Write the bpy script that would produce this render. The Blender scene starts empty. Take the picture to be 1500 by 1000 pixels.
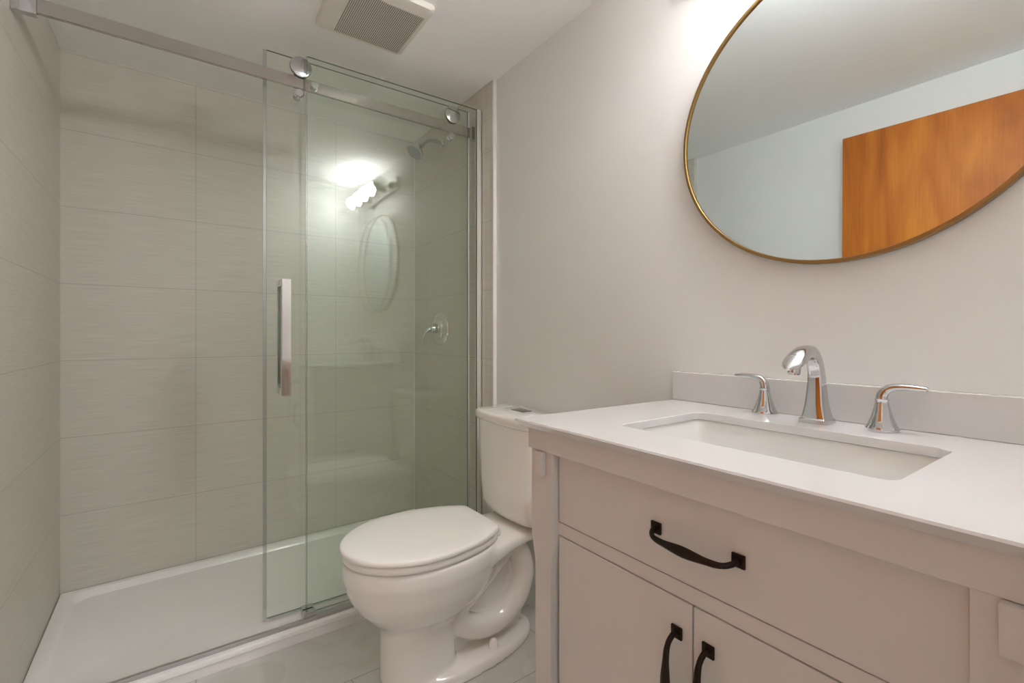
import bpy, bmesh, math, random
from mathutils import Vector, Matrix
random.seed(7)
S = bpy.context.scene
COL = S.collection
PI = math.pi
CH = 1.08                                   # camera height above the floor

# ---------------------------------------------------------------- camera
cam = bpy.data.cameras.new('camera')
cam.sensor_width = 36.0
cam.lens = 690 / 1500 * 36
cam.shift_y = -11 / 1500
cam.clip_start = 0.02
co = bpy.data.objects.new('camera', cam)
COL.objects.link(co)
co.location = (0, 0, CH)
co.rotation_euler = (PI / 2, 0, -math.atan(492 / 690))
S.camera = co

# ---------------------------------------------------------------- world, exposure, hall fill light
S.view_settings.view_transform = 'Standard'
S.view_settings.look = 'None'
S.view_settings.gamma = 1
S.view_settings.use_curve_mapping = False
S.view_settings.exposure = 1.55
S.cycles.use_denoising = True
S.cycles.max_bounces = 16
S.cycles.diffuse_bounces = 10
S.cycles.glossy_bounces = 8
S.cycles.transparent_max_bounces = 24
w = bpy.data.worlds.new('world')
S.world = w
w.use_nodes = True
w.node_tree.nodes['Background'].inputs[0].default_value = (0.75, 0.85, 1, 1)
w.node_tree.nodes['Background'].inputs[1].default_value = 0.06

BULB = 38.0                                 # emission of each lit bulb
BULB_COL = (1.0, 0.985, 0.98)
hl = bpy.data.lights.new('hall_fill_light', 'AREA')   # soft fill added in the unseen hall, beyond the doorway
hl.shape = 'RECTANGLE'
hl.size, hl.size_y = 0.9, 0.9
hl.energy = 7
hl.color = (0.95, 0.98, 1.0)
ho = bpy.data.objects.new('hall_fill_light', hl)
COL.objects.link(ho)
ho.location = (0.42, -0.95, 2.17)

# ---------------------------------------------------------------- materials
def newmat(name):
    m = bpy.data.materials.new(name)
    m.use_nodes = True
    nt = m.node_tree
    return m, nt, nt.nodes['Principled BSDF'], nt.nodes['Material Output']

def N(nt, kind, **kw):
    n = nt.nodes.new(kind)
    for k, v in kw.items():
        setattr(n, k, v)
    return n

def plain(name, col, rough=0.5, metal=0.0, coat=0.0, noise=0.0, nscale=30, bump=0.0):
    m, nt, b, out = newmat(name)
    b.inputs['Base Color'].default_value = (*col, 1)
    b.inputs['Roughness'].default_value = rough
    b.inputs['Metallic'].default_value = metal
    b.inputs['Coat Weight'].default_value = coat
    b.inputs['Coat Roughness'].default_value = 0.06
    tc = N(nt, 'ShaderNodeTexCoord')
    nz = N(nt, 'ShaderNodeTexNoise')
    nz.inputs['Scale'].default_value = nscale
    nz.inputs['Detail'].default_value = 3
    nt.links.new(tc.outputs['Object'], nz.inputs['Vector'])
    if noise:
        mx = N(nt, 'ShaderNodeMix', data_type='RGBA')
        mx.inputs[6].default_value = (*[c * (1 - noise) for c in col], 1)
        mx.inputs[7].default_value = (*[min(1, c * (1 + noise)) for c in col], 1)
        nt.links.new(nz.outputs['Fac'], mx.inputs[0])
        nt.links.new(mx.outputs[2], b.inputs['Base Color'])
    if bump:
        bp = N(nt, 'ShaderNodeBump')
        bp.inputs['Strength'].default_value = bump
        bp.inputs['Distance'].default_value = 0.002
        nt.links.new(nz.outputs['Fac'], bp.inputs['Height'])
        nt.links.new(bp.outputs['Normal'], b.inputs['Normal'])
    return m

def tile_mat(name, axis, off_u, off_v, tw, th, c1, c2, grout, rough=0.35, streak=(6, 260), mortar=0.0015, var=0.0, v_axis='Z', veins=False, sbump=.12, bond=0.0):
    m, nt, b, out = newmat(name)
    b.inputs['Roughness'].default_value = rough
    tc = N(nt, 'ShaderNodeTexCoord')
    sp = N(nt, 'ShaderNodeSeparateXYZ')
    nt.links.new(tc.outputs['Object'], sp.inputs[0])
    def shifted(ax, off):
        a = N(nt, 'ShaderNodeMath', operation='SUBTRACT')
        nt.links.new(sp.outputs[ax], a.inputs[0])
        a.inputs[1].default_value = off
        return a.outputs[0]
    u = shifted(axis, off_u)
    v = shifted(v_axis, off_v)
    cb = N(nt, 'ShaderNodeCombineXYZ')
    nt.links.new(u, cb.inputs[0])
    nt.links.new(v, cb.inputs[1])
    br = N(nt, 'ShaderNodeTexBrick', offset=bond, squash=1.0)
    br.inputs['Scale'].default_value = 1
    br.inputs['Brick Width'].default_value = tw
    br.inputs['Row Height'].default_value = th
    br.inputs['Mortar Size'].default_value = mortar
    br.inputs['Mortar Smooth'].default_value = 0.2
    br.inputs['Color1'].default_value = (1, 1, 1, 1)
    br.inputs['Color2'].default_value = (1 - var, 1 - var, 1 - var, 1)
    br.inputs['Mortar'].default_value = (1, 1, 1, 1)
    nt.links.new(cb.outputs[0], br.inputs['Vector'])
    mp = N(nt, 'ShaderNodeMapping')
    mp.inputs['Scale'].default_value = (streak[0], streak[1], 1)
    nt.links.new(cb.outputs[0], mp.inputs[0])
    nz = N(nt, 'ShaderNodeTexNoise')
    nz.inputs['Scale'].default_value = 1
    nz.inputs['Detail'].default_value = 4
    nz.inputs['Roughness'].default_value = 0.6
    nt.links.new(mp.outputs[0], nz.inputs['Vector'])
    rp = N(nt, 'ShaderNodeMapRange')
    rp.inputs[1].default_value = 0.32
    rp.inputs[2].default_value = 0.68
    if veins:
        nz.inputs['Distortion'].default_value = 2.5
        rp.inputs[1].default_value = 0.44
        rp.inputs[2].default_value = 0.52
    nt.links.new(nz.outputs['Fac'], rp.inputs[0])
    mx = N(nt, 'ShaderNodeMix', data_type='RGBA')
    mx.inputs[6].default_value = (*c1, 1)
    mx.inputs[7].default_value = (*c2, 1)
    nt.links.new(rp.outputs[0], mx.inputs[0])
    ml = N(nt, 'ShaderNodeMix', data_type='RGBA', blend_type='MULTIPLY')
    ml.inputs[0].default_value = 1
    nt.links.new(mx.outputs[2], ml.inputs[6])
    nt.links.new(br.outputs['Color'], ml.inputs[7])
    mg = N(nt, 'ShaderNodeMix', data_type='RGBA')
    nt.links.new(br.outputs['Fac'], mg.inputs[0])
    nt.links.new(ml.outputs[2], mg.inputs[6])
    mg.inputs[7].default_value = (*grout, 1)
    nt.links.new(mg.outputs[2], b.inputs['Base Color'])
    iv = N(nt, 'ShaderNodeMath', operation='MULTIPLY_ADD')
    nt.links.new(br.outputs['Fac'], iv.inputs[0])
    iv.inputs[1].default_value = -2.0
    iv.inputs[2].default_value = 1.0
    ad = N(nt, 'ShaderNodeMath', operation='MULTIPLY_ADD')
    nt.links.new(nz.outputs['Fac'], ad.inputs[0])
    ad.inputs[1].default_value = 0.25 if not veins else 0.0
    nt.links.new(iv.outputs[0], ad.inputs[2])
    bp = N(nt, 'ShaderNodeBump')
    bp.inputs['Strength'].default_value = sbump
    bp.inputs['Distance'].default_value = 0.002
    nt.links.new(ad.outputs[0], bp.inputs['Height'])
    nt.links.new(bp.outputs['Normal'], b.inputs['Normal'])
    return m

def glass_mat(name, tint, f0):
    """clear sheet: a tinted see-through part and a mirror-like part that grows at grazing angles"""
    m, nt, b, out = newmat(name)
    nt.nodes.remove(b)
    geo = N(nt, 'ShaderNodeNewGeometry')
    dt = N(nt, 'ShaderNodeVectorMath', operation='DOT_PRODUCT')
    nt.links.new(geo.outputs['Normal'], dt.inputs[0])
    nt.links.new(geo.outputs['Incoming'], dt.inputs[1])
    ab = N(nt, 'ShaderNodeMath', operation='ABSOLUTE')
    nt.links.new(dt.outputs['Value'], ab.inputs[0])
    om = N(nt, 'ShaderNodeMath', operation='SUBTRACT')
    om.inputs[0].default_value = 1
    nt.links.new(ab.outputs[0], om.inputs[1])
    pw = N(nt, 'ShaderNodeMath', operation='POWER')
    nt.links.new(om.outputs[0], pw.inputs[0])
    pw.inputs[1].default_value = 5
    fr = N(nt, 'ShaderNodeMath', operation='MULTIPLY_ADD')
    nt.links.new(pw.outputs[0], fr.inputs[0])
    fr.inputs[1].default_value = 1 - f0
    fr.inputs[2].default_value = f0
    tr = N(nt, 'ShaderNodeBsdfTransparent')
    tr.inputs[0].default_value = (*tint, 1)
    gl = N(nt, 'ShaderNodeBsdfGlossy')
    gl.inputs['Roughness'].default_value = 0.0
    gl.inputs['Color'].default_value = (1, 1, 1, 1)
    mx = N(nt, 'ShaderNodeMixShader')
    nt.links.new(fr.outputs[0], mx.inputs[0])
    nt.links.new(tr.outputs[0], mx.inputs[1])
    nt.links.new(gl.outputs[0], mx.inputs[2])
    nt.links.new(mx.outputs[0], out.inputs[0])
    return m

def wood_mat():
    m, nt, b, out = newmat('orange_veneer')
    b.inputs['Roughness'].default_value = 0.45
    b.inputs['Specular IOR Level'].default_value = 0.25
    tc = N(nt, 'ShaderNodeTexCoord')
    mp = N(nt, 'ShaderNodeMapping')
    mp.inputs['Scale'].default_value = (1, 2.6, 0.45)
    nt.links.new(tc.outputs['Object'], mp.inputs[0])
    n1 = N(nt, 'ShaderNodeTexNoise')
    n1.inputs['Scale'].default_value = 2.2
    n1.inputs['Detail'].default_value = 5
    n1.inputs['Distortion'].default_value = 1.4
    nt.links.new(mp.outputs[0], n1.inputs['Vector'])
    mp2 = N(nt, 'ShaderNodeMapping')
    mp2.inputs['Scale'].default_value = (1, 160, 5)
    nt.links.new(tc.outputs['Object'], mp2.inputs[0])
    n2 = N(nt, 'ShaderNodeTexNoise')
    n2.inputs['Scale'].default_value = 1.0
    n2.inputs['Detail'].default_value = 3
    nt.links.new(mp2.outputs[0], n2.inputs['Vector'])
    cr = N(nt, 'ShaderNodeValToRGB')
    cr.color_ramp.elements[0].position = 0.3
    cr.color_ramp.elements[0].color = (0.30, 0.075, 0.010, 1)
    cr.color_ramp.elements[1].position = 0.72
    cr.color_ramp.elements[1].color = (0.72, 0.25, 0.022, 1)
    e = cr.color_ramp.elements.new(0.5)
    e.color = (0.55, 0.155, 0.015, 1)
    nt.links.new(n1.outputs['Fac'], cr.inputs[0])
    mx = N(nt, 'ShaderNodeMix', data_type='RGBA', blend_type='MULTIPLY')
    mx.inputs[0].default_value = 0.35
    nt.links.new(cr.outputs[0], mx.inputs[6])
    nt.links.new(n2.outputs['Fac'], mx.inputs[7])
    nt.links.new(mx.outputs[2], b.inputs['Base Color'])
    return m

def grille_mat():
    """fine square grid of round holes in the vent cover"""
    m, nt, b, out = newmat('perforated_plastic')
    b.inputs['Roughness'].default_value = 0.5
    tc = N(nt, 'ShaderNodeTexCoord')
    sc = N(nt, 'ShaderNodeVectorMath', operation='SCALE')
    sc.inputs['Scale'].default_value = 1 / 0.0064
    nt.links.new(tc.outputs['Object'], sc.inputs[0])
    fr = N(nt, 'ShaderNodeVectorMath', operation='FRACTION')
    nt.links.new(sc.outputs[0], fr.inputs[0])
    sb = N(nt, 'ShaderNodeVectorMath', operation='SUBTRACT')
    sb.inputs[1].default_value = (0.5, 0.5, 0)
    nt.links.new(fr.outputs[0], sb.inputs[0])
    ml = N(nt, 'ShaderNodeVectorMath', operation='MULTIPLY')
    ml.inputs[1].default_value = (1, 1, 0)
    nt.links.new(sb.outputs[0], ml.inputs[0])
    ln = N(nt, 'ShaderNodeVectorMath', operation='LENGTH')
    nt.links.new(ml.outputs[0], ln.inputs[0])
    lt = N(nt, 'ShaderNodeMapRange')
    lt.inputs[1].default_value = 0.34
    lt.inputs[2].default_value = 0.40
    nt.links.new(ln.outputs['Value'], lt.inputs[0])
    mx = N(nt, 'ShaderNodeMix', data_type='RGBA')
    mx.inputs[6].default_value = (0.04, 0.03, 0.025, 1)
    mx.inputs[7].default_value = (0.74, 0.70, 0.63, 1)
    nt.links.new(lt.outputs[0], mx.inputs[0])
    nt.links.new(mx.outputs[2], b.inputs['Base Color'])
    return m

def emit_mat(name, col, strength):
    m, nt, b, out = newmat(name)
    b.inputs['Base Color'].default_value = (0.9, 0.88, 0.85, 1)
    b.inputs['Emission Color'].default_value = (*col, 1)
    b.inputs['Emission Strength'].default_value = strength
    b.inputs['Roughness'].default_value = 0.3
    return m

def Z(rel):
    return CH + rel

M = {}
M['paint'] = plain('wall_paint', (0.76, 0.76, 0.745), 0.55, noise=0.015, nscale=4, bump=0.04)
M['ceil'] = plain('ceiling_paint', (0.94, 0.935, 0.93), 0.75, noise=0.01, nscale=5)
M['trimw'] = plain('white_trim', (0.82, 0.80, 0.77), 0.35, noise=0.01)
TC1, TC2, TG = (0.56, 0.53, 0.47), (0.66, 0.63, 0.565), (0.46, 0.43, 0.38)
M['tile_back'] = tile_mat('linen_tile_back', 'X', 0.072 - 6.1, Z(.198) - 3.03, 0.61, 0.303, TC1, TC2, TG)
M['tile_left'] = tile_mat('linen_tile_left', 'Y', 1.60 - 12, Z(.198) - 3.03, 1.2, 0.303, TC1, TC2, TG)
M['tile_right'] = tile_mat('linen_tile_right', 'Y', 1.785 - 6.1, Z(.502) - 3.06, 0.61, 0.306, TC1, TC2, TG)
M['floor'] = tile_mat('pale_floor_tile', 'X', 0.660 - 6.1, 1.185 - 3.05, 0.61, 0.305, (0.60, 0.585, 0.545), (0.64, 0.63, 0.60), (0.42, 0.40, 0.37), rough=0.25, streak=(3, 5), mortar=0.002, veins=True, v_axis='Y', bond=0.35)
M['acrylic'] = plain('white_acrylic', (0.92, 0.905, 0.895), 0.18, coat=0.3, noise=0.01)
M['china'] = plain('white_china', (0.90, 0.875, 0.84), 0.12, coat=0.5, noise=0.01)
M['seat'] = plain('white_seat_plastic', (0.95, 0.93, 0.90), 0.2, noise=0.01)
M['quartz'] = plain('white_quartz', (0.67, 0.665, 0.66), 0.12, coat=0.2, noise=0.015, nscale=90)
M['sink'] = plain('sink_china', (0.76, 0.76, 0.745), 0.12, coat=0.4)
M['cab'] = plain('grey_white_cabinet_paint', (0.68, 0.66, 0.635), 0.38, noise=0.012, nscale=12)
M['dark'] = plain('shadow_gap_dark', (0.05, 0.045, 0.04), 0.8)
M['bronze'] = plain('dark_bronze', (0.028, 0.018, 0.013), 0.38, metal=0.7, noise=0.2)
M['chrome'] = plain('chrome', (0.62, 0.62, 0.63), 0.04, metal=1.0)
M['darkchrome'] = plain('dark_chrome', (0.26, 0.26, 0.26), 0.12, metal=1.0)
M['bright'] = plain('bright_chrome', (0.80, 0.79, 0.78), 0.05, metal=1.0)
M['nickel'] = plain('polished_rail', (0.50, 0.47, 0.44), 0.12, metal=1.0)
M['alu'] = plain('satin_aluminium', (0.55, 0.54, 0.53), 0.32, metal=0.9)
M['chan'] = plain('bright_wall_channel', (0.80, 0.79, 0.78), 0.3, metal=0.4)
M['rubber'] = plain('black_rubber', (0.02, 0.02, 0.02), 0.6)
M['brass'] = plain('brushed_brass', (0.33, 0.205, 0.075), 0.36, metal=0.9, noise=0.05)
M['mirror'] = plain('mirror_silver', (0.74, 0.815, 0.815), 0.0, metal=1.0)
M['seal'] = glass_mat('clear_vinyl_seal', (0.80, 0.82, 0.82), 0.16)
M['glass'] = glass_mat('green_tinted_glass', (0.976, 1.0, 0.982), 0.045)
M['edge'] = plain('green_glass_edge', (0.10, 0.16, 0.13), 0.15, noise=0.1)
M['wood'] = wood_mat()
M['plastic'] = plain('vent_plastic', (0.76, 0.725, 0.67), 0.45, noise=0.01)
M['grille'] = grille_mat()
M['bulb_on'] = emit_mat('lit_frosted_bulb', BULB_COL, BULB)
M['bulb_off'] = plain('unlit_frosted_bulb', (0.75, 0.75, 0.72), 0.15)
M['nozzle'] = plain('grey_nozzles', (0.35, 0.36, 0.37), 0.4, noise=0.15, nscale=300)

# ---------------------------------------------------------------- mesh helpers
def box(bm, x0, x1, y0, y1, z0, z1, bev=0.0, seg=2):
    t = bmesh.new()
    bmesh.ops.create_cube(t, size=1)
    for v in t.verts:
        v.co = Vector((x0 + (v.co.x + .5) * (x1 - x0), y0 + (v.co.y + .5) * (y1 - y0), z0 + (v.co.z + .5) * (z1 - z0)))
    if bev:
        bmesh.ops.bevel(t, geom=t.edges[:], offset=bev, segments=seg, profile=0.5, affect='EDGES')
    merge(bm, t)

def merge(bm, t, mat=None):
    if mat is not None:
        bmesh.ops.transform(t, matrix=mat, verts=t.verts[:])
    me = bpy.data.meshes.new('tmp')
    t.to_mesh(me)
    t.free()
    bm.from_mesh(me)
    bpy.data.meshes.remove(me)

def loft(bm, rings, cap0=True, cap1=True, closed=True):
    vs = [[bm.verts.new(p) for p in r] for r in rings]
    n = len(vs[0])
    for a, b in zip(vs[:-1], vs[1:]):
        for i in range(n if closed else n - 1):
            j = (i + 1) % n
            bm.faces.new((a[i], a[j], b[j], b[i]))
    if cap0:
        bm.faces.new(list(reversed(vs[0])))
    if cap1:
        bm.faces.new(vs[-1])
    return vs

def frames(path):
    """moving frames along a path without twist"""
    P = [Vector(p) for p in path]
    T = []
    for i in range(len(P)):
        a = P[max(0, i - 1)]
        b = P[min(len(P) - 1, i + 1)]
        T.append((b - a).normalized())
    ref = Vector((0, 0, 1)) if abs(T[0].z) < 0.9 else Vector((0, 1, 0))
    u = T[0].cross(ref).normalized()
    out = []
    for p, t in zip(P, T):
        u = (u - t * u.dot(t)).normalized()
        out.append((p, t, u, t.cross(u).normalized()))
    return out

def smooth_path(pts, n=8):
    P = [Vector(p) for p in pts]
    out = []
    for i in range(len(P) - 1):
        p0, p1, p2, p3 = P[max(0, i - 1)], P[i], P[i + 1], P[min(len(P) - 1, i + 2)]
        for k in range(n):
            t = k / n
            out.append(0.5 * ((2 * p1) + (p2 - p0) * t + (2 * p0 - 5 * p1 + 4 * p2 - p3) * t * t + (3 * p1 - p0 - 3 * p2 + p3) * t ** 3))
    out.append(P[-1])
    return out

def interp(vals, n):
    out = []
    for i in range(n):
        s = i / (n - 1) * (len(vals) - 1)
        k = min(int(s), len(vals) - 2)
        f = s - k
        f = f * f * (3 - 2 * f)
        out.append(vals[k] * (1 - f) + vals[k + 1] * f)
    return out

def sweep(bm, path, ru, rv, seg=16, power=2.0):
    """tube with superelliptic section; ru, rv lists of radii along the path"""
    fr = frames(path)
    rings = []
    for (p, t, u, v), a, b in zip(fr, ru, rv):
        r = []
        for k in range(seg):
            c, s = math.cos(2 * PI * k / seg), math.sin(2 * PI * k / seg)
            e = 2 / power
            r.append(p + u * (a * math.copysign(abs(c) ** e, c)) + v * (b * math.copysign(abs(s) ** e, s)))
        rings.append(r)
    loft(bm, rings)

def tube(bm, path, r, seg=14):
    n = len(path)
    rr = interp(r, n) if isinstance(r, (list, tuple)) else [r] * n
    sweep(bm, path, rr, rr, seg)

def lathe(bm, prof, origin, axis, seg=40):
    """prof: (distance along the axis, radius)"""
    a = Vector(axis).normalized()
    ref = Vector((0, 0, 1)) if abs(a.z) < 0.9 else Vector((1, 0, 0))
    u = a.cross(ref).normalized()
    v = a.cross(u)
    o = Vector(origin)
    rings = [[o + a * d + (u * math.cos(2 * PI * k / seg) + v * math.sin(2 * PI * k / seg)) * max(r, 1e-4) for k in range(seg)] for d, r in prof]
    loft(bm, rings)

def egg(xf, xb, xc, hw, z, yc, n=64, pf=2.0, pb=2.0):
    """egg outline; xf front tip (smaller X), xb back, widest at xc"""
    r = []
    for k in range(n):
        t = 2 * PI * k / n
        c, s = math.cos(t), math.sin(t)
        p = pf if c < 0 else pb
        cx = math.copysign(abs(c) ** (2 / p), c)
        sy = math.copysign(abs(s) ** (2 / p), s)
        x = xc + cx * ((xc - xf) if c < 0 else (xb - xc))
        r.append(Vector((x, yc + sy * hw, z)))
    return r

def mesh_obj(name, bm, mat, parent=None, smooth=35, mats=None):
    bmesh.ops.recalc_face_normals(bm, faces=bm.faces[:])
    me = bpy.data.meshes.new(name)
    bm.to_mesh(me)
    bm.free()
    for mm in (mats or [mat]):
        me.materials.append(mm)
    if smooth:
        for p in me.polygons:
            p.use_smooth = True
        me.set_sharp_from_angle(angle=math.radians(smooth))
    o = bpy.data.objects.new(name, me)
    COL.objects.link(o)
    if parent:
        o.parent = parent
        o.matrix_parent_inverse = chain(parent).inverted()
    return o

def chain(o):
    m = Matrix.LocRotScale(o.location, o.rotation_euler, o.scale)
    return (chain(o.parent) @ o.matrix_parent_inverse @ m) if o.parent else m

def thing(name, label, cat, loc=(0, 0, 0), group=None):
    o = bpy.data.objects.new(name, None)
    o.empty_display_size = 0.05
    COL.objects.link(o)
    o.location = loc
    return tag(o, label, cat, group)

def tag(o, label, cat, group=None):
    o['label'] = label
    o['category'] = cat
    if group:
        o['group'] = group
    return o

def struct(name, bm, mat, smooth=0, label=None):
    o = mesh_obj(name, bm, mat, smooth=smooth)
    o['kind'] = 'structure'
    if label:
        o['label'] = label
    return o

def Z(rel):
    return CH + rel

# ---------------------------------------------------------------- room shell
WX = 1.145                                  # vanity wall
TX = 1.130                                  # tile face on the same wall, inside the shower
LX = -0.402                                 # wall opposite the vanity
SL = -0.369                                 # tile face on the left end of the shower
CEIL = Z(1.115)
YBR, YBL = 2.563, 2.523                     # back wall of the shower at its right and left end
FY = 0.008                                  # inner face of the wall with the doorway

b = bmesh.new(); box(b, -1.3, 1.30, -1.75, 2.8, -0.1, 0.0)
struct('floor', b, M['floor'], label='pale marble-look floor tiles with thin grout lines')
b = bmesh.new(); box(b, -1.3, 1.30, -1.75, 2.8, CEIL, CEIL + 0.1)
struct('ceiling', b, M['ceil'], label='plain white painted ceiling')
b = bmesh.new(); box(b, WX, WX + 0.12, -1.75, 2.8, 0, CEIL)
struct('wall_right', b, M['paint'], label='light grey painted wall behind vanity and toilet')
b = bmesh.new(); box(b, TX, WX, 1.728, YBR, 0, CEIL)
struct('wall_shower_right', b, M['tile_right'], label='beige linen tile wall with shower valve')
b = bmesh.new(); box(b, LX - 0.12, LX, -0.12, 1.735, 0, CEIL)
struct('wall_left', b, M['paint'], label='light painted wall opposite the mirror')
b = bmesh.new(); box(b, LX - 0.12, SL, 1.735, 2.8, 0, CEIL)
struct('wall_shower_left', b, M['tile_left'], label='beige linen tile wall at the open end of the shower')
b = bmesh.new()
sl = (YBR - YBL) / (TX - SL)
r0 = [Vector((x, YBL + (x - SL) * sl, 0)) for x in (SL - .1, WX + .05)] + [Vector((WX + .05, 2.8, 0)), Vector((SL - .1, 2.8, 0))]
loft(b, [r0, [p + Vector((0, 0, CEIL)) for p in r0]])
struct('wall_back', b, M['tile_back'], label='beige linen tile wall along the back of the shower')
# wall with the doorway the camera stands in
b = bmesh.new(); box(b, 0.42, WX, -0.12, FY, 0, CEIL); box(b, LX, 0.42, -0.12, FY, 2.06, CEIL)
struct('wall_front', b, M['paint'], label='painted wall around the open doorway')
# hall beyond the doorway
b = bmesh.new(); box(b, -1.3, 1.3, -1.85, -1.75, 0, CEIL); box(b, -1.4, -1.3, -1.75, -0.12, 0, CEIL); box(b, -1.4, LX - 0.12, -0.12, 0.0, 0, CEIL)
struct('wall_hall', b, M['paint'])
# white edge strip where the tile ends on the vanity wall
b = bmesh.new(); box(b, TX - 0.002, WX, 1.722, 1.730, 0.0, CEIL, 0.001)
struct('trim_1', b, M['trimw'], label='white vertical edge strip where the shower tile ends')
# caulk beads in the tile corner and along the base
b = bmesh.new(); box(b, TX - 0.003, TX + .002, YBR - 0.004, YBR + .004, 0.05, CEIL); 
struct('trim_2', b, M['trimw'])

# door leaf, swung open against the wall opposite the mirror
b = bmesh.new(); box(b, -0.030, 0.0, 0.0, 0.816, 0.012, Z(0.945), 0.002)
d = struct('door_1', b, M['wood'], label='flat orange-brown wooden door leaf open against the wall, seen in the mirror')
d.location = (-0.368, 0.10, 0)
d.rotation_euler = (0, 0, -0.0495)

# ---------------------------------------------------------------- shower base
def backY(x):
    return YBL + (x - SL) * sl

b = bmesh.new()
ZB = Z(-1.028)                              # threshold height
ZR = 0.013                                  # the rim along the walls is a little higher
zf = ZB - 0.022                             # floor of the base
g = 0.002
out = [Vector((SL + g, 1.766, 0)), Vector((TX - g, 1.770, 0)), Vector((TX - g, backY(TX) - g, 0)), Vector((SL + g, backY(SL) - g, 0))]
def rrect(c, r, n=6):
    """rounded polygon, corners given counter-clockwise"""
    res = []
    for i in range(4):
        p, q, s = c[i - 1], c[i], c[(i + 1) % 4]
        d1 = (p - q).normalized(); d2 = (s - q).normalized()
        a = q + d1 * r; e = q + d2 * r
        for k in range(n + 1):
            t = k / n
            res.append((1 - t) ** 2 * a + 2 * t * (1 - t) * q + t * t * e)
    return res
def inset(c, l, rgt, bk, fr):
    return [c[0] + Vector((l, fr, 0)), c[1] + Vector((-rgt, fr, 0)), c[2] + Vector((-rgt, -bk, 0)), c[3] + Vector((l, -bk, 0))]
def at(ring, z):
    return [Vector((p.x, p.y, z)) for p in ring]
o_ = rrect(out, 0.006)
o2 = rrect(inset(out, .001, .001, .001, .004), 0.006)
i1 = rrect(inset(out, .034, .034, .022, .045), 0.06)
i2 = rrect(inset(out, .040, .040, .028, .060), 0.06)
i3 = rrect(inset(out, .050, .050, .040, .100), 0.06)
i4 = rrect(inset(out, .30, .30, .20, .25), 0.08)
i5 = rrect(inset(out, .60, .60, .32, .32), 0.04)
lip = rrect(inset(out, 0, 0, 0, .006), 0.006)
rings = [at(lip, 0.0), at(lip, ZB - .022), at(o_, ZB - .018), at(o_, ZB - 0.004), at(o2, ZB), at(i1, ZB), at(i2, ZB - .003), at(i3, ZB - .010), at(i4, ZB - .017), at(i5, ZB - .022)]
for q in rings[2:7]:
    for p in q:
        k = min(1, max(0, (p.y - 1.90) / .5))
        p.z += ZR * k
loft(b, rings, cap0=True, cap1=True)
base = mesh_obj('shower_tray', b, M['acrylic'], smooth=50)
tag(base, 'low white acrylic shower tray with raised rim and front threshold', 'shower tray')

# ---------------------------------------------------------------- shower enclosure (fixed glass, rail, wall channel, track)
PY = 1.828                                  # fixed pane
def railY(x):
    return 1.8525 + 0.014 * (x - 0.40)
def pane(name, x0, x1, ya, yb, z0, z1, th, parent, slope=0.0):
    b = bmesh.new()
    def pt(x, dy, z):
        return Vector((x, ya + (yb - ya) * (x - x0) / (x1 - x0) + dy, z))
    rings = []
    loft(b, [[pt(x0, 0, z0), pt(x1, 0, z0), pt(x1, 0, z1), pt(x0, 0, z1)], [pt(x0, th, z0), pt(x1, th, z0), pt(x1, th, z1), pt(x0, th, z1)]])
    b.normal_update()
    for f in b.faces:
        f.material_index = 0 if abs(f.normal.y) > 0.7 else 1
    return mesh_obj(name, b, None, parent, smooth=0, mats=[M['glass'], M['edge']])

enc = thing('shower_enclosure', 'frameless fixed glass shower panel on a chrome rail beside the toilet', 'shower enclosure', (0.75, PY, ZB))
fp = pane('fixed_glass_panel', 0.389, 1.104, PY + .002, PY - .007, ZB + .010, Z(1.012), .008, enc)
b = bmesh.new(); box(b, 0.3835, 0.3885, PY + .000, PY + .012, ZB + .012, Z(1.010), .001)
mesh_obj('edge_seal', b, M['seal'], fp, smooth=0)
b = bmesh.new()
rx = [(SL + .004), (TX - .028)]
rr = []
for x in rx:
    y = railY(x)
    rr.append([Vector((x, y, Z(.897))), Vector((x, y + .012, Z(.897))), Vector((x, y + .012, Z(.940))), Vector((x, y, Z(.940)))])
loft(b, rr)
bmesh.ops.bevel(b, geom=b.edges[:], offset=.0015, segments=2, affect='EDGES')
rail = mesh_obj('rail', b, M['nickel'], enc, smooth=0)
for x, s in ((SL + .018, 1), (TX - .022, -1)):
    b = bmesh.new(); y = railY(x)
    box(b, x - .018 if s > 0 else x - .012, x + .034 if s > 0 else x + .022, y - .007, y + .019, Z(.889), Z(.948), .002)
    mesh_obj('rail_bracket', b, M['chrome'] if s > 0 else M['alu'], rail, smooth=0)
for x in (0.418,):
    b = bmesh.new()
    lathe(b, [(0, .013), (.002, .0145), (railY(x) - PY - .0115, .0145), (railY(x) - PY - .0105, .012)], (x, PY + .0105, Z(.920)), (0, 1, 0), 24)
    mesh_obj('glass_connector', b, M['chrome'], rail)
b = bmesh.new()
box(b, 1.104, 1.1285, PY - .010, PY - .006, ZB + .002, Z(1.012)); box(b, 1.104, 1.1285, PY + .006, PY + .010, ZB + .002, Z(1.012)); box(b, 1.1255, 1.1295, PY - .010, PY + .010, ZB + .002, Z(1.012))
mesh_obj('wall_channel', b, M['chan'], enc, smooth=0)
b = bmesh.new()
box(b, SL + .006, TX - .004, 1.786, 1.800, ZB + .0005, ZB + .014, .002)
mesh_obj('bottom_track', b, M['alu'], enc, smooth=0)
b = bmesh.new(); box(b, 0.40, TX - .035, PY - .009, PY + .009, ZB + .0005, ZB + .010, .001)
mesh_obj('glass_sill', b, M['seal'], fp, smooth=0)
b = bmesh.new(); box(b, 0.372, 0.412, 1.801, PY - .005, ZB + .001, ZB + .030, .002); box(b, 0.372, 0.412, PY + .005, PY + .030, ZB + .001, ZB + .030, .002)
mesh_obj('door_guide', b, M['chrome'], enc, smooth=0)

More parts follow.
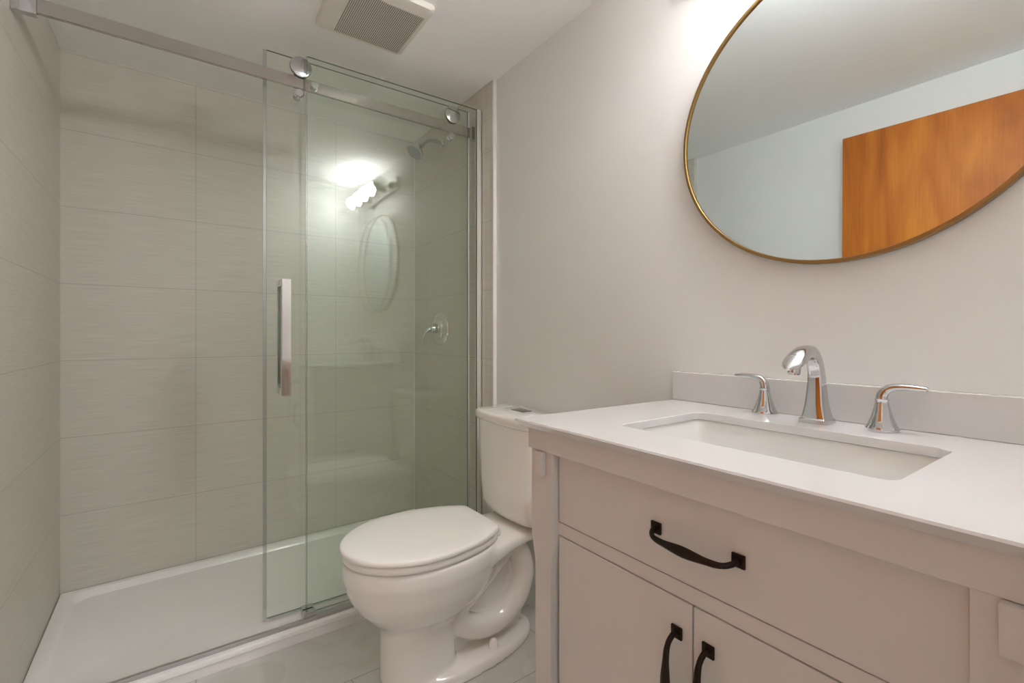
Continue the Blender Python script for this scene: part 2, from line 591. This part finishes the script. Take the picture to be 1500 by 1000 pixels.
# ---------------------------------------------------------------- sliding door
dr = thing('sliding_shower_door', 'sliding glass shower door hung on rollers, with a square chrome handle', 'shower door', (0.68, railY(.68) + .02, ZB))
def doorY(x):
    return 1.8775 + 0.009 * (1.09 - x)
gp = pane('door_glass', 0.264, 1.090, doorY(.262), doorY(1.09), ZB + .007, Z(1.019), .008, dr)
b = bmesh.new()
y = doorY(.259)
box(b, 0.252, 0.2635, y - .002, y + .010, ZB + .002, Z(1.017), .001)
mesh_obj('edge_seal', b, M['seal'], gp, smooth=0)
b = bmesh.new(); y = doorY(1.092)
box(b, 1.0905, 1.097, y - .002, y + .010, ZB + .004, Z(1.017), .001)
mesh_obj('edge_seal', b, M['chan'], gp, smooth=0)
b = bmesh.new()
for xa, xb_ in ((.27, 1.08),):
    loft(b, [[Vector((x, doorY(x) - .001, ZB + .001)), Vector((x, doorY(x) + .009, ZB + .001)), Vector((x, doorY(x) + .009, ZB + .006)), Vector((x, doorY(x) - .001, ZB + .006))] for x in (xa, xb_)])
mesh_obj('bottom_seal', b, M['seal'], gp, smooth=0)
for x in (0.371, 1.0):
    y = railY(x)
    rw = mesh_obj('roller', (lambda bb: (lathe(bb, [(0, .026), (.001, .0275), (.006, .0255), (.011, .0275), (.012, .026)], (x, y, Z(.9685)), (0, 1, 0), 40), bb)[1])(bmesh.new()), M['rubber'], dr)
    b = bmesh.new()
    lathe(b, [(0, .034), (.0015, .0365), (.007, .0365), (.0085, .034)], (x, y - .0115, Z(.9725)), (0, 1, 0), 48)
    mesh_obj('roller_cap', b, M['chrome'], rw)
    b = bmesh.new()
    lathe(b, [(-.003, .035), (0, .0372), (.0025, .0372), (.003, .035)], (x, y - .0035, Z(.9725)), (0, 1, 0), 48)
    mesh_obj('roller_tyre', b, M['rubber'], rw)
    b = bmesh.new(); lathe(b, [(0, .008), (doorY(x) - y - .0105, .008)], (x, y + .010, Z(.9725)), (0, 1, 0), 16)
    lathe(b, [(0, .018), (.004, .018)], (x, doorY(x) + .008, Z(.9725)), (0, 1, 0), 24)
    mesh_obj('axle', b, M['chrome'], rw)
    ar = bmesh.new()
    lathe(ar, [(0, .013), (.002, .0155), (.010, .0155), (.012, .012), (.018, .012), (.020, .015), (doorY(x) - y + .0125, .015)], (x - .006, y - .013, Z(.876)), (0, 1, 0), 28)
    mesh_obj('lower_stop', ar, M['chrome'], dr)
b = bmesh.new()
hy = doorY(.32)
box(b, 0.305, 0.337, hy - .050, hy - .032, Z(-.221), Z(.197), .0012)
box(b, 0.305, 0.337, hy - .032, hy - .0005, Z(.172), Z(.197), .0012)
box(b, 0.305, 0.337, hy - .032, hy - .0005, Z(-.221), Z(-.196), .0012)
mesh_obj('handle', b, M['bright'], dr, smooth=0)
b = bmesh.new()
box(b, 0.305, 0.337, hy + .040, hy + .058, Z(-.221), Z(.197), .0012)
box(b, 0.305, 0.337, hy + .0085, hy + .040, Z(.172), Z(.197), .0012)
box(b, 0.305, 0.337, hy + .0085, hy + .040, Z(-.221), Z(-.196), .0012)
mesh_obj('handle', b, M['chrome'], dr, smooth=0)

# ---------------------------------------------------------------- shower valve
VY, VZ = 2.222, Z(.0285)
va = thing('shower_valve', 'round chrome shower valve with curved lever on the tiled wall', 'shower valve', (TX, VY, VZ))
b = bmesh.new()
lathe(b, [(0, .086), (.003, .0875), (.008, .0845), (.014, .077), (.018, .064), (.019, .058), (.016, .0555), (.016, .054), (.021, .051), (.026, .042), (.028, .03)], (TX - .0005, VY, VZ), (-1, 0, 0), 56)
mesh_obj('escutcheon', b, M['bright'], va, smooth=50)
b = bmesh.new()
lathe(b, [(.022, .026), (.03, .025), (.055, .021), (.062, .018), (.064, .008)], (TX, VY, VZ), (-1, 0, 0), 32)
pth = smooth_path([(TX - .050, VY, VZ - .002), (TX - .072, VY + .004, VZ - .008), (TX - .088, VY + .010, VZ - .028), (TX - .094, VY + .016, VZ - .058), (TX - .097, VY + .018, VZ - .078)], 6)
n = len(pth)
sweep(b, pth, interp([.010, .011, .010, .010, .008], n), interp([.014, .012, .008, .006, .004], n), 14, 2.4)
mesh_obj('lever', b, M['chrome'], va, smooth=50)

# ---------------------------------------------------------------- shower head
HY = 2.217
sh = thing('showerhead', 'chrome showerhead on a bent arm high on the tiled wall', 'showerhead', (TX, HY, Z(.992)))
b = bmesh.new()
lathe(b, [(0, .030), (.003, .030), (.009, .022), (.013, .012)], (TX - .0005, HY, Z(.992)), (-1, 0, 0), 32)
mesh_obj('wall_flange', b, M['chrome'], sh, smooth=50)
b = bmesh.new()
pth = smooth_path([(TX - .004, HY, Z(.992)), (TX - .04, HY, Z(.999)), (TX - .08, HY, Z(.992)), (TX - .112, HY, Z(.965))], 8)
tube(b, pth, .0105, 16)
mesh_obj('arm', b, M['chrome'], sh, smooth=50)
b = bmesh.new()
ax = Vector((-.62, -.12, -.78)).normalized()
o0 = Vector(pth[-1])
lathe(b, [(-.012, .010), (-.004, .016), (.010, .016), (.014, .012), (.020, .013), (.032, .020), (.052, .038), (.062, .044), (.068, .044), (.070, .041)], o0, ax, 40)
head = mesh_obj('spray_head', b, M['chrome'], sh, smooth=50)
b = bmesh.new()
lathe(b, [(.0695, .039), (.073, .038), (.0745, .032), (.075, .005)], o0, ax, 36)
fc = mesh_obj('spray_face', b, M['nozzle'], head, smooth=50)
b = bmesh.new()
uu = ax.cross(Vector((0, 1, 0))).normalized(); vv = ax.cross(uu)
for ringr, cnt in ((.012, 6), (.023, 12), (.033, 18)):
    for k in range(cnt):
        t = 2 * PI * k / cnt
        lathe(b, [(.0735, .0018), (.0775, .0014)], o0 + uu * ringr * math.cos(t) + vv * ringr * math.sin(t), ax, 6)
q = mesh_obj('nozzles', b, M['rubber'], head)
q['kind'] = 'stuff'

# ---------------------------------------------------------------- toilet
TYC = 1.405
to = thing('toilet', 'white two-piece toilet with closed lid between vanity and shower', 'toilet', (0.8, TYC, 0))
b = bmesh.new()
RIM = Z(-.677)
def R(f, bk, xc, hw, z, pf=2.0, pb=2.2):
    return egg(f, bk, xc, hw, z, TYC, 72, pf, pb)
t = bmesh.new()
loft(t, [R(.512, .745, .63, .104, 0, 2.3, 3), R(.514, .742, .63, .103, .10, 2.3, 3), R(.514, .745, .63, .103, RIM - .245, 2.3, 3), R(.510, .752, .63, .106, RIM - .222, 2.3, 2.9), R(.496, .78, .63, .117, RIM - .202, 2.2, 2.6), R(.466, .83, .63, .140, RIM - .178), R(.440, .865, .64, .160, RIM - .150),
         R(.419, .885, .645, .174, RIM - .115), R(.407, .90, .65, .180, RIM - .085), R(.402, .90, .65, .1835, RIM - .064), R(.397, .905, .65, .188, RIM - .048), R(.397, .905, .65, .188, RIM - .010), R(.404, .905, .65, .182, RIM)])
merge(b, t)
# deck behind the bowl that carries the tank
def dk(x, hw, z0, z1, p=4):
    r = []
    for k in range(28):
        a = 2 * PI * k / 28
        c, s = math.cos(a), math.sin(a)
        r.append(Vector((x, TYC + hw * math.copysign(abs(c) ** (2 / p), c), (z0 + z1) / 2 + (z1 - z0) / 2 * math.copysign(abs(s) ** (2 / p), s))))
    return r
t = bmesh.new()
loft(t, [dk(.72, .150, RIM - .13, RIM - .002), dk(.82, .150, RIM - .085, RIM - .002), dk(.90, .135, RIM - .06, RIM - .001), dk(.98, .125, RIM - .046, RIM), dk(1.06, .125, RIM - .046, RIM), dk(1.10, .122, RIM - .044, RIM - .002)])
merge(b, t)
# core wall between the trapway bends
t = bmesh.new()
prof = [(.68, .0), (1.0, .0), (1.035, .10), (1.04, .22), (1.02, .33), (.98, RIM - .02), (.72, RIM - .03), (.68, .2)]
loft(t, [[Vector((x, TYC - .030, z)) for x, z in prof], [Vector((x, TYC + .030, z)) for x, z in prof]])
merge(b, t)
loop = [(.735, .172), (.775, .125), (.845, .100), (.925, .112), (.985, .165), (1.008, .235), (.992, .310), (.948, .345), (.890, .300), (.815, .235), (.76, .20)]
for s in (-1, 1):
    t = bmesh.new()
    pth = smooth_path([(x, TYC + s * .056, z) for x, z in loop], 6)
    tube(t, pth, [.040, .040, .040, .040, .041, .041, .040, .038, .034, .032, .032], 18)
    merge(b, t)
    t = bmesh.new()           # second ridge that runs from the bowl down to the column
    pth = smooth_path([(.86, TYC + s * .075, .315), (.80, TYC + s * .078, .255), (.735, TYC + s * .074, .205), (.68, TYC + s * .07, .19)], 6)
    tube(t, pth, [.030, .028, .024, .020], 14)
    merge(b, t)
t = bmesh.new()
loft(t, [R(.520, 1.070, .735, .136, 0, 2.2, 2.1), R(.520, 1.070, .735, .136, .020, 2.2, 2.1), R(.53, 1.060, .735, .128, .034, 2.2, 2.1), R(.56, 1.03, .735, .10, .040, 2.2, 2.1)])
merge(b, t)
bowl = mesh_obj('bowl', b, M['china'], to)
md = bowl.modifiers.new('remesh', 'REMESH'); md.mode = 'VOXEL'; md.voxel_size = 0.0055
ms = bowl.modifiers.new('smooth', 'SMOOTH'); ms.factor = 0.5; ms.iterations = 14
bpy.context.view_layer.update()
dg = bpy.context.evaluated_depsgraph_get()
nm = bpy.data.meshes.new_from_object(bowl.evaluated_get(dg))
bowl.modifiers.clear()
bowl.data = nm
nm.name = 'bowl'
nm.materials.clear(); nm.materials.append(M['china'])
for p in nm.polygons:
    p.use_smooth = True
    p.material_index = 0
for s in (-1, 1):
    b = bmesh.new()
    lathe(b, [(0, .0165), (.004, .0165), (.018, .014), (.027, .009), (.030, .002)], (.862, TYC + s * .088, .036), (0, 0, 1), 24)
    mesh_obj('bolt_cap', b, M['seat'], to, smooth=60)
# seat and lid
def lid_ring(f, bk, hw, xc, ins, z, n=44):
    """seat outline: elliptic front, tapering sides, straight cut back with tight corners"""
    f2, b2, h2 = f + ins, bk - ins * .8, hw - ins
    half = []
    for k in range(n + 1):                      # front tip to widest point
        t = PI / 2 * k / n
        half.append((xc - (xc - f2) * math.cos(t), h2 * math.sin(t)))
    aa = .305
    for k in range(1, 15):
        x = xc + (b2 - .024 - xc) * k / 14
        half.append((x, h2 * math.sqrt(1 - ((x - xc) / aa) ** 2)))
    hx, hh = half[-1]
    for k in range(1, 8):
        t = PI / 2 * k / 7
        half.append((hx + .024 * math.sin(t), hh - .016 * (k / 7) - .018 * (1 - math.cos(t))))
    half.append((b2 + .001, hh * .5))
    full = [(x, y) for x, y in half] + [(b2 + .002, 0)] + [(x, -y) for x, y in reversed(half[1:])]
    return [Vector((x, TYC + y, z)) for x, y in full]
def slab(name, z0, z1, f, bk, hw, xc, rnd, mat, par, dome=0.0):
    b = bmesh.new()
    rings = []
    h = z1 - z0
    for (dz, ins) in ((0, .030), (h * .01, .028), (h * .04, .002), (h * .12, 0), (h * .6, 0), (h * .8, rnd * .2), (h * .93, rnd * .6), (h, rnd * 1.2), (h + dome * .5, .05), (h + dome, .12)):
        rings.append(lid_ring(f, bk, hw, xc, ins, z0 + dz))
    loft(b, rings)
    return mesh_obj(name, b, mat, par, smooth=60)
slab('seat', RIM + .0035, RIM + .0245, .399, .866, .1865, .625, .0025, M['seat'], to)
lidz0, lidz1 = RIM + .0278, RIM + .0455
slab('lid', lidz0, lidz1, .392, .874, .192, .625, .008, M['seat'], to, dome=.003)
for s in (-1, 1):
    b = bmesh.new()
    box(b, .862, .892, TYC + s * .078 - .014, TYC + s * .078 + .014, RIM - .002, RIM + .024, .005, 3)
    mesh_obj('hinge', b, M['seat'], to, smooth=50)
# tank
def tank_ring(xf, xb, hw, z, bow, rc):
    """back flat, front bowed, corners rounded"""
    pts = []
    m = 22
    for k in range(m + 1):                  # front from -hw to +hw
        u = -1 + 2 * k / m
        yy = u * hw
        e = max(0, abs(u) - (1 - rc / hw)) / (rc / hw)
        x = xf + bow * u * u + rc * (1 - math.sqrt(max(0, 1 - e * e)))
        pts.append(Vector((x, TYC + yy, z)))
    for k in range(9):
        u = 1 - 2 * k / 8
        pts.append(Vector((xb, TYC + u * hw, z)))
    return pts
tz0, tz1, tz2 = Z(-.668), Z(-.325), Z(-.288)
b = bmesh.new()
loft(b, [tank_ring(.975, 1.10, .150, tz0, .02, .05), tank_ring(.958, 1.112, .165, tz0 + .012, .02, .05), tank_ring(.948, 1.117, .174, tz0 + .04, .02, .045), tank_ring(.944, 1.119, .180, tz0 + .12, .02, .045), tank_ring(.942, 1.120, .192, tz1, .02, .045)])
tank = mesh_obj('tank', b, M['china'], to, smooth=50)
b = bmesh.new()
loft(b, [tank_ring(.940, 1.122, .194, tz1 - .001, .02, .045), tank_ring(.934, 1.124, .199, tz1 + .004, .02, .045), tank_ring(.931, 1.125, .202, tz1 + .012, .02, .045), tank_ring(.931, 1.125, .202, tz2 - .010, .02, .045), tank_ring(.934, 1.123, .199, tz2 - .003, .02, .045), tank_ring(.942, 1.118, .193, tz2, .02, .045)])
tl = mesh_obj('tank_lid', b, M['china'], to, smooth=50)
b = bmesh.new()
box(b, 1.036, 1.078, TYC - .020, TYC + .055, tz2 - .002, tz2 + .003, .0015)
fb = mesh_obj('flush_button', b, M['darkchrome'], to, smooth=0)

# ---------------------------------------------------------------- vanity cabinet
VF = 0.620                                  # front face of the posts
DF = 0.634                                  # drawer and door faces
CT = Z(-.1815)                              # counter top
CB = CT - 0.016
Y0, Y1 = 0.040, 0.800
vc = thing('vanity_cabinet', 'off-white bathroom vanity cabinet with one wide drawer above two doors', 'vanity cabinet', (.88, .42, 0))
b = bmesh.new()
box(b, DF + .022, WX - .004, Y0 + .012, Y0 + .030, .09, CB - .0005)
box(b, DF + .022, WX - .004, Y1 - .030, Y1 - .012, .09, CB - .0005)
box(b, DF + .022, WX - .004, Y0 + .03, Y1 - .03, .09, .108)
box(b, WX - .020, WX - .004, Y0 + .03, Y1 - .03, .108, .70)
mesh_obj('body', b, M['cab'], vc, smooth=0)
b = bmesh.new()
box(b, VF - .004, DF + .022, Y0 - .004, Y1 + .004, Z(-.2425), CB - .0005, .0015)
mesh_obj('apron', b, M['cab'], vc, smooth=0)
b = bmesh.new()
zr0, zr1 = Z(-.409), Z(-.3835)
box(b, DF + .002, DF + .024, .112, .728, zr0, zr1, .001)
mesh_obj('middle_rail', b, M['cab'], vc, smooth=0)
b = bmesh.new()
box(b, DF + .002, DF + .024, .112, .728, .09, .125, .001)
mesh_obj('bottom_rail', b, M['cab'], vc, smooth=0)
def post(yo, yi, front):
    """square post; the inner and outer side step in below the drawer line"""
    s = 1 if yi > yo else -1
    b = bmesh.new()
    top = Z(-.2425)
    rings = []
    if front:
        xs = (VF, VF + .055)
    else:
        xs = (WX - .06, WX - .005)
    for z, k in ((top, 0), (Z(-.425), 0), (Z(-.437), .002), (Z(-.455), .007), (Z(-.473), .011), (Z(-.485), .012), (0.0, .014)):
        a, e = yo + s * k, yi - s * k * 0.6
        lo, hi = min(a, e), max(a, e)
        rings.append([Vector((xs[0], lo, z)), Vector((xs[0], hi, z)), Vector((xs[1], hi, z)), Vector((xs[1], lo, z))])
    loft(b, rings)
    return mesh_obj('post', b, M['cab'], vc, smooth=25)
for yo, yi in ((Y1 - .004, .727), (Y0 + .010, .113)):
    p = post(yo, yi, True)
    s = 1 if yi > yo else -1
    ym = yi - s * .033
    b = bmesh.new(); box(b, VF - .013, VF - .0002, ym - .012, ym + .012, Z(-.292), Z(-.2432), .002)
    mesh_obj('corbel_block', b, M['cab'], p, smooth=0)
    post(yo, yi, False)

def pull(length, parent, centre, vertical):
    """dark bronze bow pull on square plates; local: length along l, stands off towards -X"""
    L = length / 2
    def P(l, o, w=0.0):
        return Vector((centre[0] - o, centre[1] + (w if vertical else l), centre[2] + (l if vertical else w)))
    b = bmesh.new()
    for s in (-1, 1):
        h = .0095
        c = P(s * L, .002)
        box(b, c.x - .002, c.x + .002, c.y - h, c.y + h, c.z - h, c.z + h, .001)
    drop = -0.006 if not vertical else 0.0
    pth = smooth_path([P(-L, .003), P(-L + .001, .013, drop * .3), P(-L + .010, .024, drop * .8), P(-L + .028, .029, drop), P(0, .031, drop), P(L - .028, .029, drop), P(L - .010, .024, drop * .8), P(L - .001, .013, drop * .3), P(L, .003)], 6)
    n = len(pth)
    prof_w = interp([.0048, .0042, .0042, .0052, .0088, .0052, .0042, .0042, .0048], n)
    prof_t = interp([.0048, .0040, .0038, .0036, .0038, .0036, .0038, .0040, .0048], n)
    fr = frames(pth)
    rings = []
    wdir = Vector((0, 1, 0)) if vertical else Vector((0, 0, 1))
    for (p, t_, u, v), a, c in zip(fr, prof_w, prof_t):
        nrm = t_.cross(wdir).normalized()
        wv = nrm.cross(t_).normalized()
        rings.append([p + wv * a * math.cos(2 * PI * k / 14) + nrm * c * math.sin(2 * PI * k / 14) for k in range(14)])
    loft(b, rings)
    return mesh_obj('pull', b, M['bronze'], parent, smooth=50)

dw = bmesh.new(); box(dw, DF, DF + .019, .115, .7245, Z(-.381), Z(-.2455), .0012)
drawer = mesh_obj('drawer', dw, M['cab'], vc, smooth=0)
pull(.137, drawer, (DF, .4165, Z(-.313)), False)
dz0, dz1 = .128, Z(-.4105)
for ya, yb, ph in ((.4215, .7245, .4465), (.115, .4185, .3935)):
    b = bmesh.new(); box(b, DF, DF + .019, ya, yb, dz0, dz1, .0012)
    dd = mesh_obj('door', b, M['cab'], vc, smooth=0)
    pull(.137, dd, (DF, ph, Z(-.462) - .0685), True)

# ---------------------------------------------------------------- counter with backsplash
b = bmesh.new()
SX0, SX1, SY0, SY1 = .719, .990, .198, .643
outer = [Vector((.595, .026, 0)), Vector((WX - .001, .022, 0)), Vector((WX - .001, .8095, 0)), Vector((.595, .827, 0))]
def densify(poly, k):
    res = []
    for i in range(4):
        a, c = poly[i], poly[(i + 1) % 4]
        for j in range(k):
            res.append(a.lerp(c, j / k))
    return res
hole = rrect([Vector((SX0, SY0, 0)), Vector((SX1, SY0, 0)), Vector((SX1, SY1, 0)), Vector((SX0, SY1, 0))], .022, 6)   # 28 points
# outer ring with 28 points in step with the hole's corners
oring = []
for i in range(4):
    p, q, s = outer[i - 1], outer[i], outer[(i + 1) % 4]
    a = q.lerp(p, .06); e = q.lerp(s, .06)
    seq = [a, a.lerp(q, .35), a.lerp(q, .7), q, q.lerp(e, .3), q.lerp(e, .65), e]
    oring += seq
def ring_in(r, d):
    c = sum(r, Vector()) / len(r)
    return [p + (c - p).normalized() * d for p in r]
def shrink_poly(r, d):
    return [Vector((min(max(p.x, .595 + d), WX - .001), min(max(p.y, .024 + d), p.y if p.y < .5 else p.y - d), 0)) for p in r]
eased = [Vector((p.x + (.002 if p.x < .6 else 0), p.y + (.002 if p.y < .1 else (-.002 if p.y > .8 else 0)), 0)) for p in oring]
hole_e = [p + (Vector(((SX0 + SX1) / 2, (SY0 + SY1) / 2, 0)) - p).normalized() * -.0015 for p in hole]
under = [Vector((p.x + (.012 if p.x < .6 else 0), p.y + (.012 if p.y < .1 else (-.012 if p.y > .78 else 0)), 0)) for p in oring]
rings = [at(under, CB), at(oring, CT - .003), at(eased, CT), at(hole_e, CT), at(hole, CT - .0015), at(hole, CB)]
vs = loft(b, rings, cap0=False, cap1=False)
n = len(oring)
for i in range(n):
    j = (i + 1) % n
    b.faces.new((vs[-1][i], vs[-1][j], vs[0][j], vs[0][i]))
counter = mesh_obj('countertop', b, M['quartz'], smooth=30)
tag(counter, 'white quartz vanity countertop with rectangular sink cut-out', 'countertop')
b = bmesh.new(); box(b, WX - .020, WX - .001, .022, .809, CT + .0003, CT + .0775, .0015)
mesh_obj('backsplash', b, M['quartz'], counter, smooth=0)

# ---------------------------------------------------------------- sink
b = bmesh.new()
def srect(e, z, r=.03):
    return at(rrect([Vector((SX0 - e, SY0 - e, 0)), Vector((SX1 + e, SY0 - e, 0)), Vector((SX1 + e, SY1 + e, 0)), Vector((SX0 - e, SY1 + e, 0))], r, 6), z)
top = CB - .0015
rings = [srect(.030, top - .012), srect(.030, top), srect(.004, top), srect(.002, top - .004, .03), srect(-.004, top - .06, .035), srect(-.012, top - .105, .04), srect(-.030, top - .125, .045), srect(-.075, top - .131, .05), srect(-.10, top - .134, .03)]
loft(b, rings, cap0=False, cap1=True)
orings = [srect(.030, top - .012), srect(.012, top - .02, .03), srect(.006, top - .11, .04), srect(-.03, top - .142, .045)]
loft(b, orings, cap0=False, cap1=True)
bmesh.ops.remove_doubles(b, verts=b.verts[:], dist=.0002)
sink = mesh_obj('sink_basin', b, M['sink'], smooth=45)
tag(sink, 'rectangular white undermount sink basin set below the countertop', 'sink')
b = bmesh.new(); lathe(b, [(0, .024), (.003, .024), (.004, .018), (.002, .004)], (.885, .42, top - .1345), (0, 0, 1), 28)
mesh_obj('drain', b, M['chrome'], sink)

# ---------------------------------------------------------------- faucet
fa = thing('faucet', 'chrome widespread faucet behind the sink, arched spout between two levers', 'faucet', (1.075, .424, CT))
FX, FYC = 1.072, .424
b = bmesh.new()
path = [(FX, CT + .0005), (FX, CT + .008), (FX, CT + .011), (FX - .001, CT + .04), (FX - .001, CT + .075), (FX - .004, CT + .105), (FX - .014, CT + .128), (FX - .034, CT + .1435), (FX - .060, CT + .1435), (FX - .088, CT + .134), (FX - .112, CT + .122), (FX - .128, CT + .114)]
hwid = [.0262, .0262, .0222, .0178, .0148, .0132, .0130, .0142, .0165, .0190, .0180, .004]
hdep = [.0262, .0262, .0222, .0178, .0148, .0132, .0128, .0138, .0150, .0140, .0080, .002]
P3 = [(x, FYC, z) for x, z in path]
fr = frames(P3)
rings = []
for i, ((p, t_, u, v), a, c) in enumerate(zip(fr, hwid, hdep)):
    yv = Vector((0, 1, 0)); nv = t_.cross(yv).normalized()
    if i < 3:
        nv = Vector((1, 0, 0)) if nv.x > 0 else Vector((-1, 0, 0))
    pw = 12 if i < 3 else max(2.3, 9.5 - .9 * i)
    ring = []
    for k in range(32):
        cc, ss = math.cos(2 * PI * (k + .5) / 32), math.sin(2 * PI * (k + .5) / 32)
        ring.append(p + yv * a * math.copysign(abs(cc) ** (2 / pw), cc) + nv * c * math.copysign(abs(ss) ** (2 / pw), ss))
    rings.append(ring)
# denser rings by smooth interpolation along the spout
dense = rings[:3]
for i in range(2, len(rings) - 1):
    r0_, r1_, r2_, r3_ = rings[max(2, i - 1)], rings[i], rings[i + 1], rings[min(len(rings) - 1, i + 2)]
    for k in range(1, 6):
        t_ = k / 5
        dense.append([0.5 * ((2 * p1) + (p2 - p0) * t_ + (2 * p0 - 5 * p1 + 4 * p2 - p3) * t_ * t_ + (3 * p1 - p0 - 3 * p2 + p3) * t_ ** 3) for p0, p1, p2, p3 in zip(r0_, r1_, r2_, r3_)])
loft(b, dense)
spout = mesh_obj('spout', b, M['chrome'], fa, smooth=40)
b = bmesh.new()
axn = Vector((-.25, 0, -1)).normalized()
lathe(b, [(-.006, .0115), (.010, .0115), (.012, .0105), (.0125, .009), (.0095, .0085), (.009, .002)], (FX - .100, FYC, CT + .116), axn, 28)
mesh_obj('aerator', b, M['chrome'], spout)
for s, yy, xx in ((1, .536, 1.085), (-1, .317, 1.080)):
    b = bmesh.new()
    lathe(b, [(0, .0255), (.004, .0265), (.008, .0255), (.012, .0225), (.025, .0175), (.040, .0132), (.052, .0108), (.056, .0104), (.057, .0112), (.059, .0112), (.060, .0095)], (xx, yy, CT + .0004), (0, 0, 1), 40)
    hb = mesh_obj('handle_base', b, M['chrome'], fa, smooth=50)
    b = bmesh.new()
    pth = smooth_path([(xx, yy, CT + .058), (xx, yy + s * .001, CT + .068), (xx, yy + s * .008, CT + .078), (xx, yy + s * .022, CT + .083), (xx, yy + s * .045, CT + .0845), (xx, yy + s * .066, CT + .0835)], 8)
    n = len(pth)
    fr = frames(pth)
    wv0 = Vector((1, 0, 0))
    rings = []
    for (p, t_, u, v), a, c in zip(fr, interp([.0095, .0090, .0080, .0080, .0090, .0080], n), interp([.0094, .0090, .0080, .0068, .0056, .0044], n)):
        nv = t_.cross(wv0).normalized()
        rings.append([p + wv0 * a * math.copysign(abs(math.cos(2 * PI * k / 20)) ** .8, math.cos(2 * PI * k / 20)) + nv * c * math.copysign(abs(math.sin(2 * PI * k / 20)) ** .8, math.sin(2 * PI * k / 20)) for k in range(20)])
    loft(b, rings)
    mesh_obj('lever', b, M['chrome'], hb, smooth=50)

# ---------------------------------------------------------------- round mirror
MY, MZ, MA, MB = .411, Z(.4915), .363, .3415
mi = thing('wall_mirror', 'large round mirror in a thin brass frame above the sink', 'mirror', (WX, MY, MZ))
def ell(x, d, n=128):
    return [Vector((x, MY + (MA + d) * math.cos(2 * PI * k / n), MZ + (MB + d) * math.sin(2 * PI * k / n))) for k in range(n)]
b = bmesh.new()
loft(b, [ell(WX - .019, -.008), ell(WX - .0215, -.007), ell(WX - .0215, -.001), ell(WX - .020, 0), ell(WX - .003, 0), ell(WX - .003, -.008), ell(WX - .019, -.008)], cap0=False, cap1=False)
mesh_obj('frame', b, M['brass'], mi, smooth=30)
b = bmesh.new()
loft(b, [ell(WX - .004, -.0085), ell(WX - .016, -.0085)])
mesh_obj('mirror_glass', b, M['mirror'], mi, smooth=20)
mi.rotation_euler = (0, 0.005, 0)           # it hangs leaning back a touch

# ---------------------------------------------------------------- vanity light above the mirror
LZ = Z(.968)
LY = MY + .06
li = thing('vanity_light', 'chrome wall bar with four globe bulbs above the mirror, seen in the glass', 'wall light', (WX, LY, LZ))
b = bmesh.new(); box(b, WX - .028, WX - .001, LY - .305, LY + .305, LZ - .038, LZ + .038, .003)
mesh_obj('backplate', b, M['alu'], li, smooth=0)
for k in range(4):
    yb = LY - .228 + .152 * k
    b = bmesh.new(); lathe(b, [(0, .030), (.004, .030), (.010, .022), (.032, .019), (.034, .016)], (WX - .028, yb, LZ), (-1, 0, 0), 24)
    sk = mesh_obj('socket', b, M['alu'], li)
    b = bmesh.new()
    lathe(b, [(.080 - .046 * math.cos(a), .046 * math.sin(a)) for a in [PI * (.44 + .56 * j / 22) for j in range(23)]], (WX - .028, yb, LZ), (-1, 0, 0), 32)
    bl = mesh_obj('bulb', b, M['bulb_off'] if k == 3 else M['bulb_on'], li, smooth=60)
    if k == 3:
        bl['label'] = 'unlit bulb'
    b = bmesh.new()          # opaque rear collar, added to keep bulb light off the wall
    lathe(b, [(.028, .013), (.038, .016)] + [(.080 - .0465 * math.cos(a), .0465 * math.sin(a)) for a in [PI * (.14 + .32 * j / 12) for j in range(13)]] + [(.0735, .030)], (WX - .028, yb, LZ), (-1, 0, 0), 32)
    mesh_obj('bulb_light_shield', b, M['plastic'], bl, smooth=60)

# ---------------------------------------------------------------- ceiling vent
VX0, VX1, VY0, VY1 = .402, .722, 1.455, 1.775
vt = thing('ceiling_vent', 'square white bathroom fan cover with perforated centre on the ceiling', 'ceiling vent', ((VX0 + VX1) / 2, (VY0 + VY1) / 2, CEIL))
b = bmesh.new()
def vr(e, z, r=.02):
    return at(rrect([Vector((VX0 + e, VY0 + e, 0)), Vector((VX1 - e, VY0 + e, 0)), Vector((VX1 - e, VY1 - e, 0)), Vector((VX0 + e, VY1 - e, 0))], r, 6), z)
loft(b, [vr(.0, CEIL - .0005), vr(.0, CEIL - .012), vr(.004, CEIL - .018), vr(.020, CEIL - .021), vr(.09, CEIL - .0215, .004)])
mesh_obj('cover', b, M['plastic'], vt, smooth=40)
b = bmesh.new(); box(b, .461, .701, 1.508, 1.752, CEIL - .0225, CEIL - .0208)
mesh_obj('grille', b, M['grille'], vt, smooth=0)
